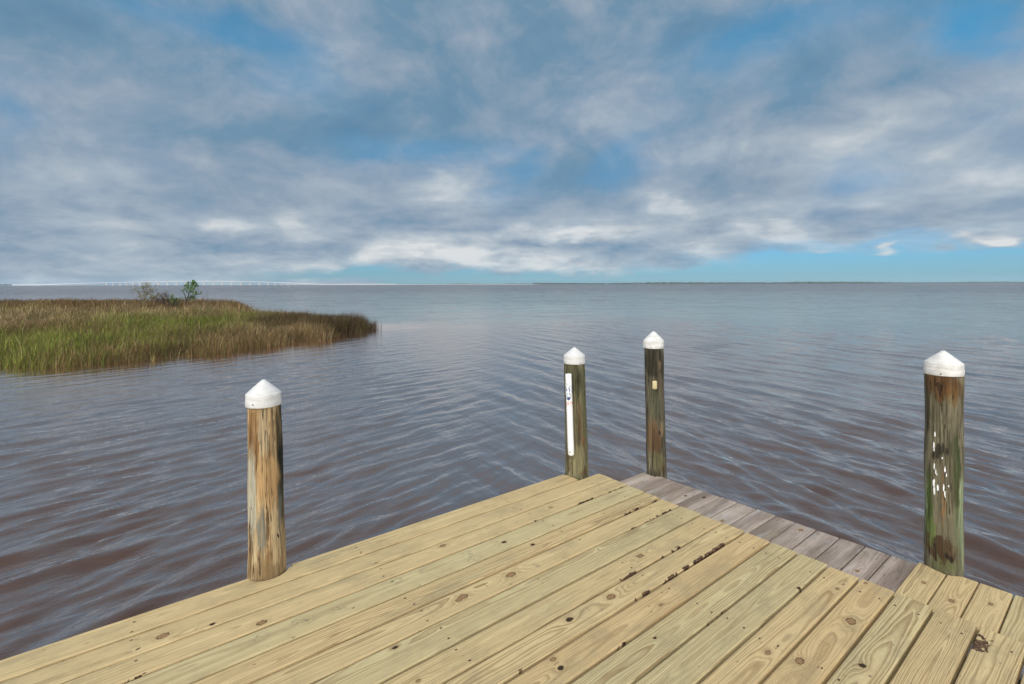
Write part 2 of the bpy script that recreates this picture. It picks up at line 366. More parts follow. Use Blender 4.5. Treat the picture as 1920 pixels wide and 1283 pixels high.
    hgt = n.m('SUBTRACT', hgt, n.m('MULTIPLY', bm_, .004)); hgt = n.m('SUBTRACT', hgt, n.m('MULTIPLY', n.m('MULTIPLY', core, hole), .004))
    n.put(n.b.inputs['Normal'], n.bump(hgt, 1., .8))
    return m
M_NEW = wood_material('new_pine_boards', (.59,.452,.238), (.23,.14,.060), 1., .0062)
M_GREY = wood_material('weathered_pine_boards', (.55,.455,.385), (.25,.18,.145), .8, .008, grey=True)

class Boards:
    def __init__(s): s.V=[]; s.F=[]; s.wc=[]; s.kn=[]; s.pl=[]; s.st=[]
    def plank(s, a0, a1, b0, b1, zt, th, seed, tint=.5, contrast=1., knots=(), stamps=(), barks=(), end=None, cut=None, dx=.02, nc=14, pith=None, bev=.0055, bow=0.):
        """a0..a1 length, b0..b1 across (dock axes), top at zt. end(b) trims the far end, cut(a) trims the b1 edge."""
        rg = random.Random(seed*13+5); L = a1-a0; W = b1-b0; bc = (b0+b1)/2
        ns = max(2, int(L/dx)+1)
        prof = [(-.5, -th), (-.5, -th*.5), (-.5, -bev), (-.5+bev*.3/W, -bev*.35), (-.5+bev/W, 0)]
        prof += [(-.5+bev/W+(1-2*bev/W)*i/nc, 0) for i in range(1, nc)]
        prof += [(.5-bev/W, 0), (.5-bev*.3/W, -bev*.35), (.5, -bev), (.5, -th*.5), (.5, -th)]
        prof = np.array(prof); k = len(prof); t = np.linspace(0, 1, ns)
        A = np.empty((ns, k)); B = np.empty((ns, k)); 
        for j in range(k):
            bb = bc+prof[j,0]*W; e = end(bb) if end else a1
            A[:, j] = a0+t*(e-a0)
        yy = np.tile(prof[:,0], (ns, 1))
        hi_ = np.full((ns, k), b1)
        if cut: hi_ = np.minimum(hi_, np.vectorize(cut)(A))
        B = b0 + (yy+.5)*(hi_-b0) + bow*np.sin(math.pi*(A-a0)/max(L,.1))
        cup = rg.uniform(-.0015, .0015)
        Zc = zt + prof[:,1][None,:] + cup*(4*yy**2-.5) + .0*A
        base = len(s.V) if not s.V else sum(len(v) for v in s.V)
        s.V.append(np.stack([A, B, Zc], -1).reshape(-1, 3))
        ix = np.arange(ns*k).reshape(ns, k)+base
        s.F += np.stack([ix[:-1], np.roll(ix, -1, 1)[:-1], np.roll(ix, -1, 1)[1:], ix[1:]], -1).reshape(-1, 4).tolist()
        s.F.append(ix[0].tolist()); s.F.append(ix[-1][::-1].tolist())
        # log space: where the pith runs relative to this board
        py, pz, sl, sy = pith or (rg.uniform(-.05,.05), rg.choice((-1,1))*rg.uniform(.022,.075), rg.uniform(-.012,.012), rg.uniform(-.012,.012))
        ly = B-bc-py+sy*(A-a0-L*.5); lz = (Zc-zt)+pz+sl*(A-a0-L*.5)
        KX = np.full((ns, k), 9.); KY = np.full((ns, k), 9.); KT = np.zeros((ns, k)); best = np.full((ns, k), 1e9)
        for (ka, kb, kr, ty) in knots:
            el_ = 1.5 if ty != 3 else 1.0
            gx = (A-ka)/(kr*el_); gy = (B-kb)/kr; d = gx**2+gy**2
            q = d < best; best = np.where(q, d, best)
            KX = np.where(q, gx, KX); KY = np.where(q, gy, KY); KT = np.where(q, 1. if ty in (1,3) else 0., KT)
            g = np.exp(-np.abs((A-ka)/(kr*5.0))**1.5 - np.abs((B-kb)/(kr*1.9))**1.6)
            lz = lz + np.sign(pz)*min(.028, kr*1.25)*g
        ST = np.zeros((ns, k)); BK = np.zeros((ns, k))
        for (sa, sb, sx, sy_) in stamps: ST = np.maximum(ST, np.exp(-((A-sa)/sx)**4 - ((B-sb)/sy_)**4))
        for (p0, p1, side, wd, stg) in barks:
            stg = stg*.88
            wd = wd*.78 if wd < .03 else wd
            ed = np.abs(B-(b1 if side > 0 else b0)); run = np.clip((A-p0)/.03, 0, 1)*np.clip((p1-A)/.03, 0, 1)
            BK = np.maximum(BK, np.clip(1.0-.55*ed/wd, 0, 1)*run*stg*(ed < wd*2))
        s.wc.append(np.stack([A, ly, lz], -1).reshape(-1, 3)); s.kn.append(np.stack([KX, KY, KT], -1).reshape(-1, 3))
        o = np.ones((ns, k)); s.pl.append(np.stack([tint*o, contrast*o, (seed*.37 % 1)*o], -1).reshape(-1, 3))
        s.st.append(np.stack([BK, ST, o], -1).reshape(-1, 3))
    def build(s, name, mat, parent):
        V = np.concatenate(s.V)
        me = npmesh(name, V, s.F, {'wood_coord': ('FLOAT_VECTOR', np.concatenate(s.wc)), 'knot_coord': ('FLOAT_VECTOR', np.concatenate(s.kn)),
            'plank_look': ('FLOAT_VECTOR', np.concatenate(s.pl)), 'stain_look': ('FLOAT_VECTOR', np.concatenate(s.st))})
        return link(name, me, mat, parent)

# ------------------------------------------------------------------ dock
PILES = [  # x, y, radius, apex z, lean x, name-specific data
    dict(x=-1.251, y=2.592, r=.088, top=.969, lean=-.014, rt=.080, rc=.0840, skirt=.839, z0=0.),
    dict(x=.494, y=3.906, r=.088, top=.965, lean=-.016, rt=.079, rc=.0830, skirt=.842, z0=0.),
    dict(x=1.139, y=4.02, r=.077, top=1.075, lean=-.020, rt=.0745, rc=.0795, skirt=.944, z0=-.04),
    dict(x=2.248, y=2.655, r=.081, top=1.099, lean=.002, rt=.0785, rc=.0815, skirt=.975, z0=-.04)]
for p in PILES: p['a'] = p['x']*EA[0]+p['y']*EA[1]; p['b'] = p['x']*EB[0]+p['y']*EB[1]
dock = empty('wooden_dock', (0,0,0), DECK_ROT)
tag(dock, 'corner of a wooden dock with new yellow pine boards and a weathered grey ledge', 'dock')
seams = [2.762, 2.629, 2.479, 2.337, 2.181, 2.045, 1.902, 1.745, 1.600, 1.460, 1.314, 1.167, 1.018, .875, .730, .586, .437, .287, .140, -.006]
while seams[-1] > -2.3: seams.append(seams[-1]-.1465)
tints =    [.45,.5,.5,.12,.7,.42,.15,.55,.55,.85,.1,.12,.7,.85,.22,.6,.45,.4,.5]
contr =    [.55,.6,.65,.55,.95,.8,.75,.85,.8,.75,1.25,1.0,.75,.7,1.05,1.2,.95,.9,.9]
knots = [(.195,2.544,.020,0),(.366,2.500,.009,1),(.532,2.376,.017,2),(1.473,2.441,.016,2),(1.304,1.984,.021,0),(1.275,1.975,.013,0),(1.589,1.983,.023,0),
 (.909,1.875,.010,1),(1.758,2.254,.012,1),(1.867,2.134,.012,1),(1.920,2.050,.014,1),(2.270,2.416,.012,0),(2.233,1.684,.018,0),(1.833,1.547,.021,2),
 (1.570,1.555,.015,1),(1.966,1.369,.010,0),(1.763,1.257,.007,1),(1.357,1.432,.011,0),(1.348,1.382,.012,1),(2.583,1.030,.009,1),(2.721,.913,.010,0),
 (2.873,.842,.009,0),(2.243,.669,.015,3),(2.038,.927,.012,0),(2.500,.787,.022,0),(2.084,.828,.018,0),(.9,1.667,.009,0),(-.5,2.2,.02,0),(.3,.9,.02,0),(1.0,.4,.02,2)]
stamps = [(.506,2.281,.03,.022),(.689,2.271,.028,.03),(.651,2.291,.02,.03),(.818,2.260,.035,.02),(1.123,2.287,.026,.024),(1.267,2.289,.03,.018),(1.538,2.249,.05,.05),
 (1.94,2.698,.02,.02),(2.089,2.564,.02,.02),(1.747,1.971,.016,.026),(1.737,1.513,.014,.022)]
# bark left on edges: a from, a to, seam b, side of the board above the seam (-1 = lower edge of that board)
barks = [(2.42,2.61,2.337,.008,1.25),(2.70,2.93,2.337,.006,.85),(2.05,2.10,2.337,.006,1.),(2.54,2.92,2.045,.014,.98),(2.36,2.54,1.902,.007,.9),(2.56,2.88,1.902,.012,.85),(1.95,2.18,1.600,.012,.98),
 (2.29,2.54,1.600,.016,1.0),(1.89,2.30,1.460,.014,1.05),(2.26,2.72,1.460,.014,1.3),(1.20,1.27,1.460,.012,1.15),(.05,.19,2.337,.012,.95),(.215,.255,2.337,.010,1.),(.10,.13,2.629,.008,1.1),(1.59,1.67,1.314,.006,1.2),(2.0,2.2,1.18,.003,.8)]
def circ_cut(p, gap=.014):
    R = p['r']+gap
    def f(a):
        d = abs(a-p['a'])
        return 99. if d >= R else p['b']-math.sqrt(R*R-d*d)
    return f
D1 = Boards(); GAP = .012
END = lambda b: 2.893+.033*(b-.5)
for i in range(len(seams)-1):
    b1 = seams[i]-(.003 if i == 0 else GAP/2); b0 = seams[i+1]+GAP/2
    a1 = END((b0+b1)/2)+random.uniform(-.006,.006)
    if i == 0: a1 = 2.748
    kk = [k for k in knots if b0 < k[1] < b1]; ss_ = [q for q in stamps if b0 < q[1] < b1]
    bb = [(q[0], q[1], -1, q[3], q[4]) for q in barks if abs(q[2]-seams[i+1]) < .02]
    if i == 16: bb = [(2.67,2.84,1,.046,1.25)]
    kk = [(a_, b_, c_*.84, t_) for a_, b_, c_, t_ in kk]
    rj = random.Random(i+300)
    if i < 18: kk += [(aj+rj.uniform(-.012,.012), bj+rj.uniform(-.008,.008), .0036, 1) for aj in (.1,1.1,2.1,2.78) for bj in (b0+.03, b1-.03) if rj.random() < .85 and aj < a1]
    rg = random.Random(i+3)
    D1.plank(-2.1, a1, b0, b1, random.uniform(-.0015,.0015), .037, i+1, tints[i] if i < len(tints) else rg.random(), contr[i] if i < len(contr) else .8,
        kk, ss_, bb, cut=circ_cut(PILES[0]) if i == 0 else None, dx=.0125 if i < 18 else .05, nc=14 if i < 18 else 6,
        pith={3:(.01,.07,.004,.0),4:(-.015,.034,.010,.006),7:(.01,.036,-.014,.0),9:(-.005,.04,.012,0.),10:(.004,.030,.012,.004),11:(.012,.046,-.010,.006),14:(.006,.036,.016,.01),15:(0,.032,-.018,.004)}.get(i))
D1.build('decking', M_NEW, dock)
# thin edge strips along the outer edge, stopped at the first piling
for (s0, s1) in ((-2.1, .572), (.768, 2.742)):
    E1 = Boards(); E1.plank(s0, s1, 2.764, 2.784, -.004, .15, 71+int(s1), .42, .5, dx=.05, nc=4, bev=.003); E1.build('edge_strip', M_NEW, dock)
led = [2.489,2.372,2.243,2.119,1.983,1.855,1.737,1.605,1.482,1.360,1.240,1.116,.991,.871,.750,.626,.508,.385,.262,.14,.016,-.11,-.235,-.36,-.485,-.61,-.735,-.86,-.985,-1.11,-1.235,-1.36]
G1 = Boards(); N1 = Boards()
gk = [(3.27,1.925,.011,1),(3.195,2.02,.009,1),(3.289,1.300,.012,0),(3.035,1.66,.010,0),(3.155,.680,.010,2),(3.076,.560,.011,0),(3.181,.440,.010,2),(3.05,.93,.01,0)]
def end_for(base):
    def f(b):
        e = base
        for p in PILES[2:]:
            R = p['r']+.010; d = abs(b-p['b'])
            if d < R: e = min(e, p['a']-math.sqrt(R*R-d*d))
        return e
    return f
for i in range(len(led)-1):
    b1 = led[i]-.003; b0 = led[i+1]+.003; new = b1 < .752
    kk = [k for k in gk if b0 < k[1] < b1]
    (N1 if new else G1).plank(END((b0+b1)/2)+.012 if new else 2.62, 3.40, b0, b1, (-.027 if new else -.041)+random.uniform(-.001,.001), .036, 101+i, random.random()*.6 if not new else random.uniform(.2,.7), .9 if not new else .8,
        kk, end=end_for(3.366+random.uniform(-.006,.006)), dx=.0125, nc=16, pith=None, bev=.005)
G1.build('weathered_ledge', M_GREY, dock); o = N1.build('pale_ledge', M_NEW, dock)
bm = bmesh.new()
M_JOIST = plain('joist_wood', (.20,.16,.10), .8, .35, 6)
for a in (-1.9, -.9, .1, 1.1, 2.1, 2.75, 3.28):
    bm = bmesh.new(); top = -.043 if a < 2.6 else -.084
    box(bm, (a, .2 if a < 2.6 else .5, top-.10), (.045, 5.1 if a < 2.6 else 3.9, .195), .004); bm_link('joist', bm, M_JOIST, dock)

# ------------------------------------------------------------------ pilings
def pile_material(name, ramp, feats, fine=(.6,1.2)):
    m, n = material(name); pt = n.attr('bark_coord'); s_, z, q = n.sep(pt)
    streak = n.noise(n.v('MULTIPLY', pt, (42., 2.6, 0)), 1., 5, .62, .4)
    blot = n.noise(n.v('MULTIPLY', pt, (13., 3.2, 0)), 1., 4, .6, .8)
    str2 = n.noise(n.v('MULTIPLY', pt, (120., 3., 0)), 1., 4, .6, .2)
    c = n.ramp(n.m('ADD', n.m('ADD', n.m('MULTIPLY', streak, .45), n.m('MULTIPLY', str2, .25)), n.m('MULTIPLY', blot, .30)), ramp)
    wq = n.v('MULTIPLY', n.v('SUBTRACT', n.noise(n.v('MULTIPLY', pt, (26., 7., 0)), 1., 4, .65, .3, col=True), (.5,.5,.5)), (.045, .24, 0))
    ptw = n.v('ADD', n.v('MULTIPLY', pt, (1, 1, 0)), wq)
    for (s0, z0, rs_, rz, col, k) in feats:
        f = n.ss(n.m('ADD', n.blob(ptw, s0, z0, rs_, rz), n.m('MULTIPLY', n.m('SUBTRACT', str2, .5), .5)), .12, .44, 0., k)
        f = n.m('MULTIPLY', f, n.ss(str2, .30, .58, .35, 1.))
        c = n.mix(f, c, col)
    ck = n.m('ABSOLUTE', n.m('SUBTRACT', n.noise(n.v('MULTIPLY', pt, (46., 1.5, 0)), 1., 3, .55, .25), .5))
    crack = n.m('MULTIPLY', n.ss(ck, .016, .003), n.ss(blot, .42, .56))
    c = n.mix(n.m('MULTIPLY', crack, .8), c, (.018,.014,.010))
    fb = n.noise(n.v('MULTIPLY', pt, (260., 14., 0)), 1., 2, .6)
    c = n.mix(1., c, n.mix(fb, (fine[0],)*3, (2-fine[0],)*3), 'MULTIPLY')
    n.put(n.b.inputs['Base Color'], c); n.b.inputs['Roughness'].default_value = .82; n.b.inputs['Specular IOR Level'].default_value = .2
    hh = n.m('ADD', n.m('ADD', n.m('MULTIPLY', streak, .006), n.m('MULTIPLY', str2, .003)), n.m('SUBTRACT', n.m('MULTIPLY', fb, .0012), n.m('MULTIPLY', crack, .006)))
    n.put(n.b.inputs['Normal'], n.bump(hh, 1., .9)); return m
BLK = (.012,.010,.008)
pm = [
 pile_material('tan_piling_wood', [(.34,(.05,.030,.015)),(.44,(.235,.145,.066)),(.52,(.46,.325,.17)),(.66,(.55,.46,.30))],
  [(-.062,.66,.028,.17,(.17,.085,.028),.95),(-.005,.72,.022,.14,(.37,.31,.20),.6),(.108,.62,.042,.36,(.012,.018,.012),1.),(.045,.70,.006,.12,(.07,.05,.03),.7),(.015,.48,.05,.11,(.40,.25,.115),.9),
   (-.075,.40,.026,.20,(.40,.41,.33),.8),(.050,.20,.028,.15,(.45,.335,.19),.95),(.006,.24,.005,.10,(.05,.03,.015),.9),(.075,.22,.005,.13,(.06,.04,.02),.8),(-.025,.22,.022,.10,(.13,.14,.12),.85),(.078,.30,.012,.1,(.12,.14,.13),.7),
   (.055,.185,.008,.014,BLK,1.),(0,.02,.09,.05,(.16,.11,.055),.6),(-.082,.14,.012,.12,(.12,.07,.03),.8),(-.03,.05,.03,.06,(.20,.13,.06),.7)]),
 pile_material('olive_piling_wood', [(.35,(.018,.017,.009)),(.45,(.085,.076,.040)),(.54,(.19,.165,.092)),(.66,(.34,.29,.18))],
  [(.01,.72,.04,.10,(.04,.042,.022),.7),(.03,.74,.014,.035,(.012,.012,.008),.8),(.085,.6,.02,.4,(.10,.11,.05),.6),(.060,.28,.016,.035,(.17,.095,.04),.95),(.035,.40,.02,.12,(.15,.095,.05),.6),(.02,.28,.012,.16,(.05,.035,.018),.8),
   (-.055,.13,.02,.08,(.08,.045,.018),.8),(-.075,.45,.02,.12,(.14,.12,.08),.6),(.02,.12,.06,.11,(.24,.215,.115),.7),(.075,.03,.012,.03,BLK,.95),(.05,.03,.03,.025,(.12,.06,.03),.7),(-.07,.66,.03,.2,(.03,.038,.018),.7)]),
 pile_material('dark_piling_wood', [(.36,(.012,.010,.007)),(.46,(.045,.038,.025)),(.53,(.125,.112,.072)),(.66,(.27,.235,.155))],
  [(-.03,.40,.03,.12,(.14,.10,.06),.6),(.04,.55,.03,.2,(.11,.08,.05),.5),(0,.84,.09,.10,(.018,.014,.010),.8),(.045,.80,.012,.03,(.17,.11,.06),.8),(.0,.52,.05,.10,(.085,.10,.06),.5),(-.02,.25,.05,.12,(.15,.09,.045),.85),(.0,.20,.03,.10,(.085,.045,.022),.8),(.03,.30,.008,.014,BLK,1.),(.055,.34,.02,.05,(.22,.155,.09),.7),
   (-.025,.16,.004,.18,BLK,.9),(.02,.06,.05,.06,(.14,.125,.06),.7),(.05,.02,.016,.025,(.09,.05,.02),.9),(.07,.4,.012,.3,(.12,.11,.08),.5)]),
 pile_material('algae_piling_wood', [(.34,(.022,.019,.011)),(.44,(.08,.070,.042)),(.53,(.165,.145,.092)),(.66,(.29,.26,.175))],
  [(0,.92,.09,.055,(.085,.036,.010),.95),(-.02,.925,.018,.022,(.018,.010,.006),.9),(.04,.86,.02,.05,(.14,.07,.02),.7),(-.08,.80,.02,.1,(.03,.025,.015),.8),(-.015,.585,.030,.028,BLK,.85),(.05,.60,.02,.08,(.03,.035,.015),.7),
   (-.092,.28,.014,.20,(.25,.32,.18),.9),(.098,.24,.020,.22,(.27,.33,.19),.9),(-.062,.30,.014,.16,(.06,.10,.02),.9),(.062,.48,.014,.20,(.035,.05,.015),.85),(.06,.2,.02,.12,(.15,.17,.09),.7),(0.,.36,.006,.12,(.22,.12,.05),.8),
   (-.01,.085,.055,.045,(.06,.032,.014),.95),(0.02,.07,.018,.02,BLK,.9),(-.05,.16,.02,.05,(.13,.17,.05),.8),(-.075,.11,.015,.04,(.09,.05,.02),.8),(.01,.01,.06,.03,(.11,.12,.05),.7)]),
]
mc, n = material('white_cap_plastic'); tc = n.node('ShaderNodeTexCoord').outputs['Object']
g1 = n.noise(n.v('MULTIPLY', tc, (30, 30, 90)), 1., 4, .65); g2 = n.noise(tc, 14., 4, .7)
c = n.mix(n.ss(g2, .50, .75, 0., .75), (.60,.60,.59), (.44,.43,.41)); c = n.mix(n.ss(g1, .5, .7, 0., .6), c, (.46,.44,.40))
n.put(n.b.inputs['Base Color'], c); n.b.inputs['Roughness'].default_value = .5; n.put(n.b.inputs['Normal'], n.bump(n.m('MULTIPLY', g1, .002), 1., .6))
M_CAP = mc
mc2, n = material('grimy_cap_plastic'); tc = n.node('ShaderNodeTexCoord').outputs['Object']
g1 = n.noise(n.v('MULTIPLY', tc, (10, 10, 120)), 1., 4, .65); g2 = n.noise(tc, 18., 4, .7)
c = n.mix(n.ss(g2, .42, .7, 0., .8), (.68,.67,.65), (.50,.485,.455)); c = n.mix(n.ss(g1, .5, .68, 0., .7), c, (.42,.40,.37))
n.put(n.b.inputs['Base Color'], c); n.b.inputs['Roughness'].default_value = .6; n.put(n.b.inputs['Normal'], n.bump(n.m('MULTIPLY', g1, .003), 1., .7))
M_CAP2 = mc2
M_SCREW = plain('dull_steel', (.16,.15,.15), .45, metal=.8)

def pile_post(p, k, parent):
    rg = np.random.default_rng(40+k); nt, nz = 72, 90; zb = -1.9; zt = p['skirt']+.02
    t = np.linspace(-math.pi, math.pi, nt, endpoint=False); z = np.concatenate([np.linspace(zb, -.3, 14), np.linspace(-.28, zt, nz)])
    T, Zm = np.meshgrid(t, z); r = p['r']+(p['rt']-p['r'])*np.clip(Zm/p['skirt'], -1, 1)
    for i in range(7):
        m_ = rg.integers(1, 7); r += p['r']*.015*np.sin(m_*T+rg.uniform(0,6.28)+rg.normal(0,1.2)*Zm)
    for i in range(5): r += p['r']*.010*np.sin(rg.uniform(3,16)*Zm+rg.uniform(0,6.28)+T*rg.integers(-2,3))
    r -= .0035*np.clip(np.sin(T*rg.integers(9,13)+1.5*np.sin(Zm*5)+rg.uniform(0,6)), .75, 1)*4-.0105
    r *= 1+.05*np.clip(.6-Zm, 0, 2)*.5*(1 if k != 3 else .2)
    bulge = {0:[(.25,.17,.007),(-.6,.25,.005)],1:[(.7,.28,.006),(.4,.74,.005)],2:[(.2,.25,.006),(.6,.33,.005)],3:[(.1,.08,.008),(-.1,.57,.006)]}[k]
    for (bt, bz, ba) in bulge: r += ba*np.exp(-((T-bt)/.45)**2-((Zm-bz)/.05)**2)
    lean = p['lean']*np.clip(Zm/p['top'], -2, 1)
    V = np.stack([r*np.sin(T)+lean, -r*np.cos(T), Zm], -1).reshape(-1, 3); nzz = len(z)
    ix = np.arange(nzz*nt).reshape(nzz, nt); nx = np.roll(ix, -1, 1)
    Q = np.stack([ix[:-1], nx[:-1], nx[1:], ix[1:]], -1).reshape(-1, 4)
    at = np.stack([T*p['r'], Zm, np.full_like(T, k*3.7)], -1).reshape(-1, 3)
    me = npmesh('post', V, Q, {'bark_coord': ('FLOAT_VECTOR', at)}, smooth=True)
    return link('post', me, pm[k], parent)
def lathe(prof, n_=48, wob=0., seed=0):
    rg = np.random.default_rng(seed); ph = rg.uniform(0, 6.28, 4); V = []; Q = []
    for i, (r, z) in enumerate(prof):
        for j in range(n_):
            t = 2*math.pi*j/n_; q = r*(1+wob*(math.sin(2*t+ph[0])+.6*math.sin(3*t+ph[1]+z*40)+.4*math.sin(5*t+ph[2])))
            V.append((q*math.cos(t), q*math.sin(t), z))
    for i in range(len(prof)-1):
        for j in range(n_):
            a = i*n_+j; b = i*n_+(j+1) % n_; Q.append((a, b, b+n_, a+n_))
    return V, np.array(Q)
def pile_cap(p, k, parent):
    R = p['rc']; zs = p['skirt']; zc = zs+.062; H = p['top']-zc
    prof = [(R-.006, zs+.03),(R-.005, zs+.001),(R-.001, zs),(R, zs+.003),(R+.0005, zs+.028),(R-.001, zs+.033),(R-.0005, zs+.040),(R-.0006, zc-.004),(R-.0012, zc-.001),(R-.0045, zc+.0025),(R-.007, zc+.004)]
    for i in range(1, 12):
        f = i/12; prof.append(((R-.007)*(1-f)+.012*f, zc+.004+(H-.009)*(f**.95)))
    prof += [(.009, p['top']-.003), (.005, p['top']-.0008), (.0002, p['top'])]
    V, Q = lathe(prof, 56, .009, 9+k); V = np.array(V); V[:,0] += p['lean']
    me = npmesh('cap', V, Q, smooth=True); o = link('cap', me, M_CAP if k < 2 else M_CAP2, parent)
    for (s_, z_) in {0:[(-.6,.02)],1:[(.55,.012)],2:[(-.25,.014)],3:[(-.12,.012)]}[k]:
        bm = bmesh.new(); bmesh.ops.create_uvsphere(bm, u_segments=10, v_segments=6, radius=.0036)
        bmesh.ops.transform(bm, matrix=Matrix.Translation((p['lean']+(R+.0008)*math.sin(s_), -(R+.0008)*math.cos(s_), zs+z_)), verts=bm.verts)
        bm_link('screw', bm, M_SCREW, o, True)
    return o
labels = ['short tan piling with peeling bark and clean white cone cap left of the new boards',
 'olive brown piling carrying a white plastic pipe with stickers by the deck corner',
 'slim dark piling with a small pale yellow reflector behind the weathered grey boards',
 'greenish algae streaked piling with white paint flecks and grimy cap beside the right ledge']
roots = []
for k, p in enumerate(PILES):
    o = empty('dock_piling', (p['x'], p['y'], 0), -math.atan2(p['x'], p['y'])); roots.append(o)
    tag(o, labels[k], 'piling', 'capped pilings around the dock corner')
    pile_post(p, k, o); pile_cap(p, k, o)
def pile_xy(p, s_, z, extra=0.):
    t = s_/p['r']; q = p['r']+(p['rt']-p['r'])*z/p['skirt']+extra; return Vector((p['lean']*z/p['top']+q*math.sin(t), -q*math.cos(t), z))
# white pipe with stickers on the second piling
p = PILES[1]; A0 = pile_xy(p, -.040, .775, .029); A1 = pile_xy(p, -.030, .165, .029)
axis = (A1-A0).normalized(); Lp = (A1-A0).length
up_ = -axis; fw = Vector((-.25, -1, 0)); fw = (fw-fw.dot(up_)*up_).normalized(); rt = fw.cross(up_)*-1
if rt.x < 0: rt = -rt
PR = .0235
def pipe_pt(ang, d, r=PR): return A0 + axis*d + (fw*math.cos(ang)+rt*math.sin(ang))*r
M_PVC = plain('white_pvc', (.82,.82,.80), .35, .04, 20)
prof = [(PR-.003, .03), (PR-.003, .0005), (PR-.0004, 0), (PR, .002)] + [(PR, .002+(Lp-.02)*i/10) for i in range(1, 11)] + [(PR-.0018, Lp-.012), (PR*.72, Lp-.004), (PR*.3, Lp), (.0003, Lp+.0002)]
V = [pipe_pt(2*math.pi*j/32, d, r) for (r, d) in prof for j in range(32)]
Q = np.array([(i*32+j, i*32+(j+1) % 32, (i+1)*32+(j+1) % 32, (i+1)*32+j) for i in range(len(prof)-1) for j in range(32)])
pipe = link('holder_pipe', npmesh('holder_pipe', [tuple(v) for v in V], Q, smooth=True), M_PVC, roots[1])
def patch(poly_uv, lift, name, mat, parent, grid=10):
    """flat outline (u across in metres of arc, d down the pipe) laid on the pipe"""
    bm = bmesh.new(); vs = [bm.verts.new((u, d, 0)) for u, d in poly_uv]; bm.faces.new(vs)
    bmesh.ops.triangulate(bm, faces=bm.faces[:]); bmesh.ops.subdivide_edges(bm, edges=bm.edges[:], cuts=3, use_grid_fill=True)
    for v in bm.verts: v.co = pipe_pt(v.co.x/PR, v.co.y, PR+lift)
    bmesh.ops.recalc_face_normals(bm, faces=bm.faces[:])
    return bm_link(name, bm, mat, parent)
M_BLUE = plain('sticker_blue', (.02,.05,.22), .4); M_WHITE = plain('sticker_white', (.80,.81,.82), .4); M_RED = plain('sticker_red', (.62,.07,.04), .4)
def sc(poly, f): 
    cx = sum(q[0] for q in poly)/len(poly); cy = sum(q[1] for q in poly)/len(poly)
    return [(cx+(x-cx)*f, cy+(y-cy)*f) for x, y in poly]
shield = [(-.030,.062),(.030,.094),(.030,.150),(.012,.190),(.002,.198),(-.016,.186),(-.030,.150)]
shield = [(u, d-.004) for u, d in shield]
stk = patch(shield, .0006, 'sticker', M_BLUE, pipe)
patch([(-.027,.070),(.027,.099),(.027,.148),(.016,.168),(-.024,.158),(-.027,.150)], .0012, 'sticker_panel', M_WHITE, stk)
def text_patch(txt, size, u0, d0, mat, name, parent, lift, shear=0.):
    cu = bpy.data.curves.new(name, 'FONT'); cu.body = txt; cu.size = size; cu.shear = shear; cu.resolution_u = 3; cu.offset = size*.012
    to = bpy.data.objects.new(name, cu); COL.objects.link(to)
    dg = bpy.context.evaluated_depsgraph_get(); me = bpy.data.meshes.new_from_object(to.evaluated_get(dg)); bpy.data.objects.remove(to)
    bm = bmesh.new(); bm.from_mesh(me); bpy.data.meshes.remove(me)
    for v in bm.verts: v.co = pipe_pt((u0+v.co.x)/PR, d0-v.co.y+.18*v.co.x, PR+lift)
    return bm_link(name, bm, mat, parent)
text_patch('Wa', .052, -.029, .124, M_BLUE, 'sticker_lettering', stk, .0018, .25)
patch([(-.012,.136),(.0,.138),(.0,.156),(-.012,.154)], .0017, 'sticker_mark', plain('sticker_pale_blue', (.45,.58,.66), .5), stk)
for i in range(3): patch([(.005,.137+.007*i),(.017,.139+.007*i),(.017,.142+.007*i),(.005,.140+.007*i)], .0017, 'sticker_mark', M_BLUE, stk)
r2 = patch([(-.028,.205),(.03,.200),(.034,.212),(.028,.224),(-.028,.230)], .0006, 'sticker', M_RED, pipe)
for i in range(4): patch([(-.021+.0115*i,.2115),(-.0135+.0115*i,.2105),(-.0145+.0115*i,.2195),(-.022+.0115*i,.2205)], .0012, 'sticker_lettering', M_WHITE, r2)
for u in (-.02, .018): patch([(u,.232),(u+.004,.231),(u+.003,.240),(u,.239)], .0006, 'sticker_mark', M_RED, r2)
for d in (.165+.01, Lp-.035):
    bm = bmesh.new(); bmesh.ops.create_uvsphere(bm, u_segments=10, v_segments=6, radius=.0048)
    bmesh.ops.transform(bm, matrix=Matrix.Translation(pipe_pt(0., d, PR-.001)), verts=bm.verts); bm_link('screw', bm, M_SCREW, pipe, True)
# reflector on the third piling
p = PILES[2]; bm = bmesh.new(); q = pile_xy(p, 0.0, .665, .008); box(bm, q, (.036, .022, .068), .0108)
bm_link('reflector', bm, plain('aged_yellow_plastic', (.52,.44,.24), .5, .15, 30), roots[2], True)
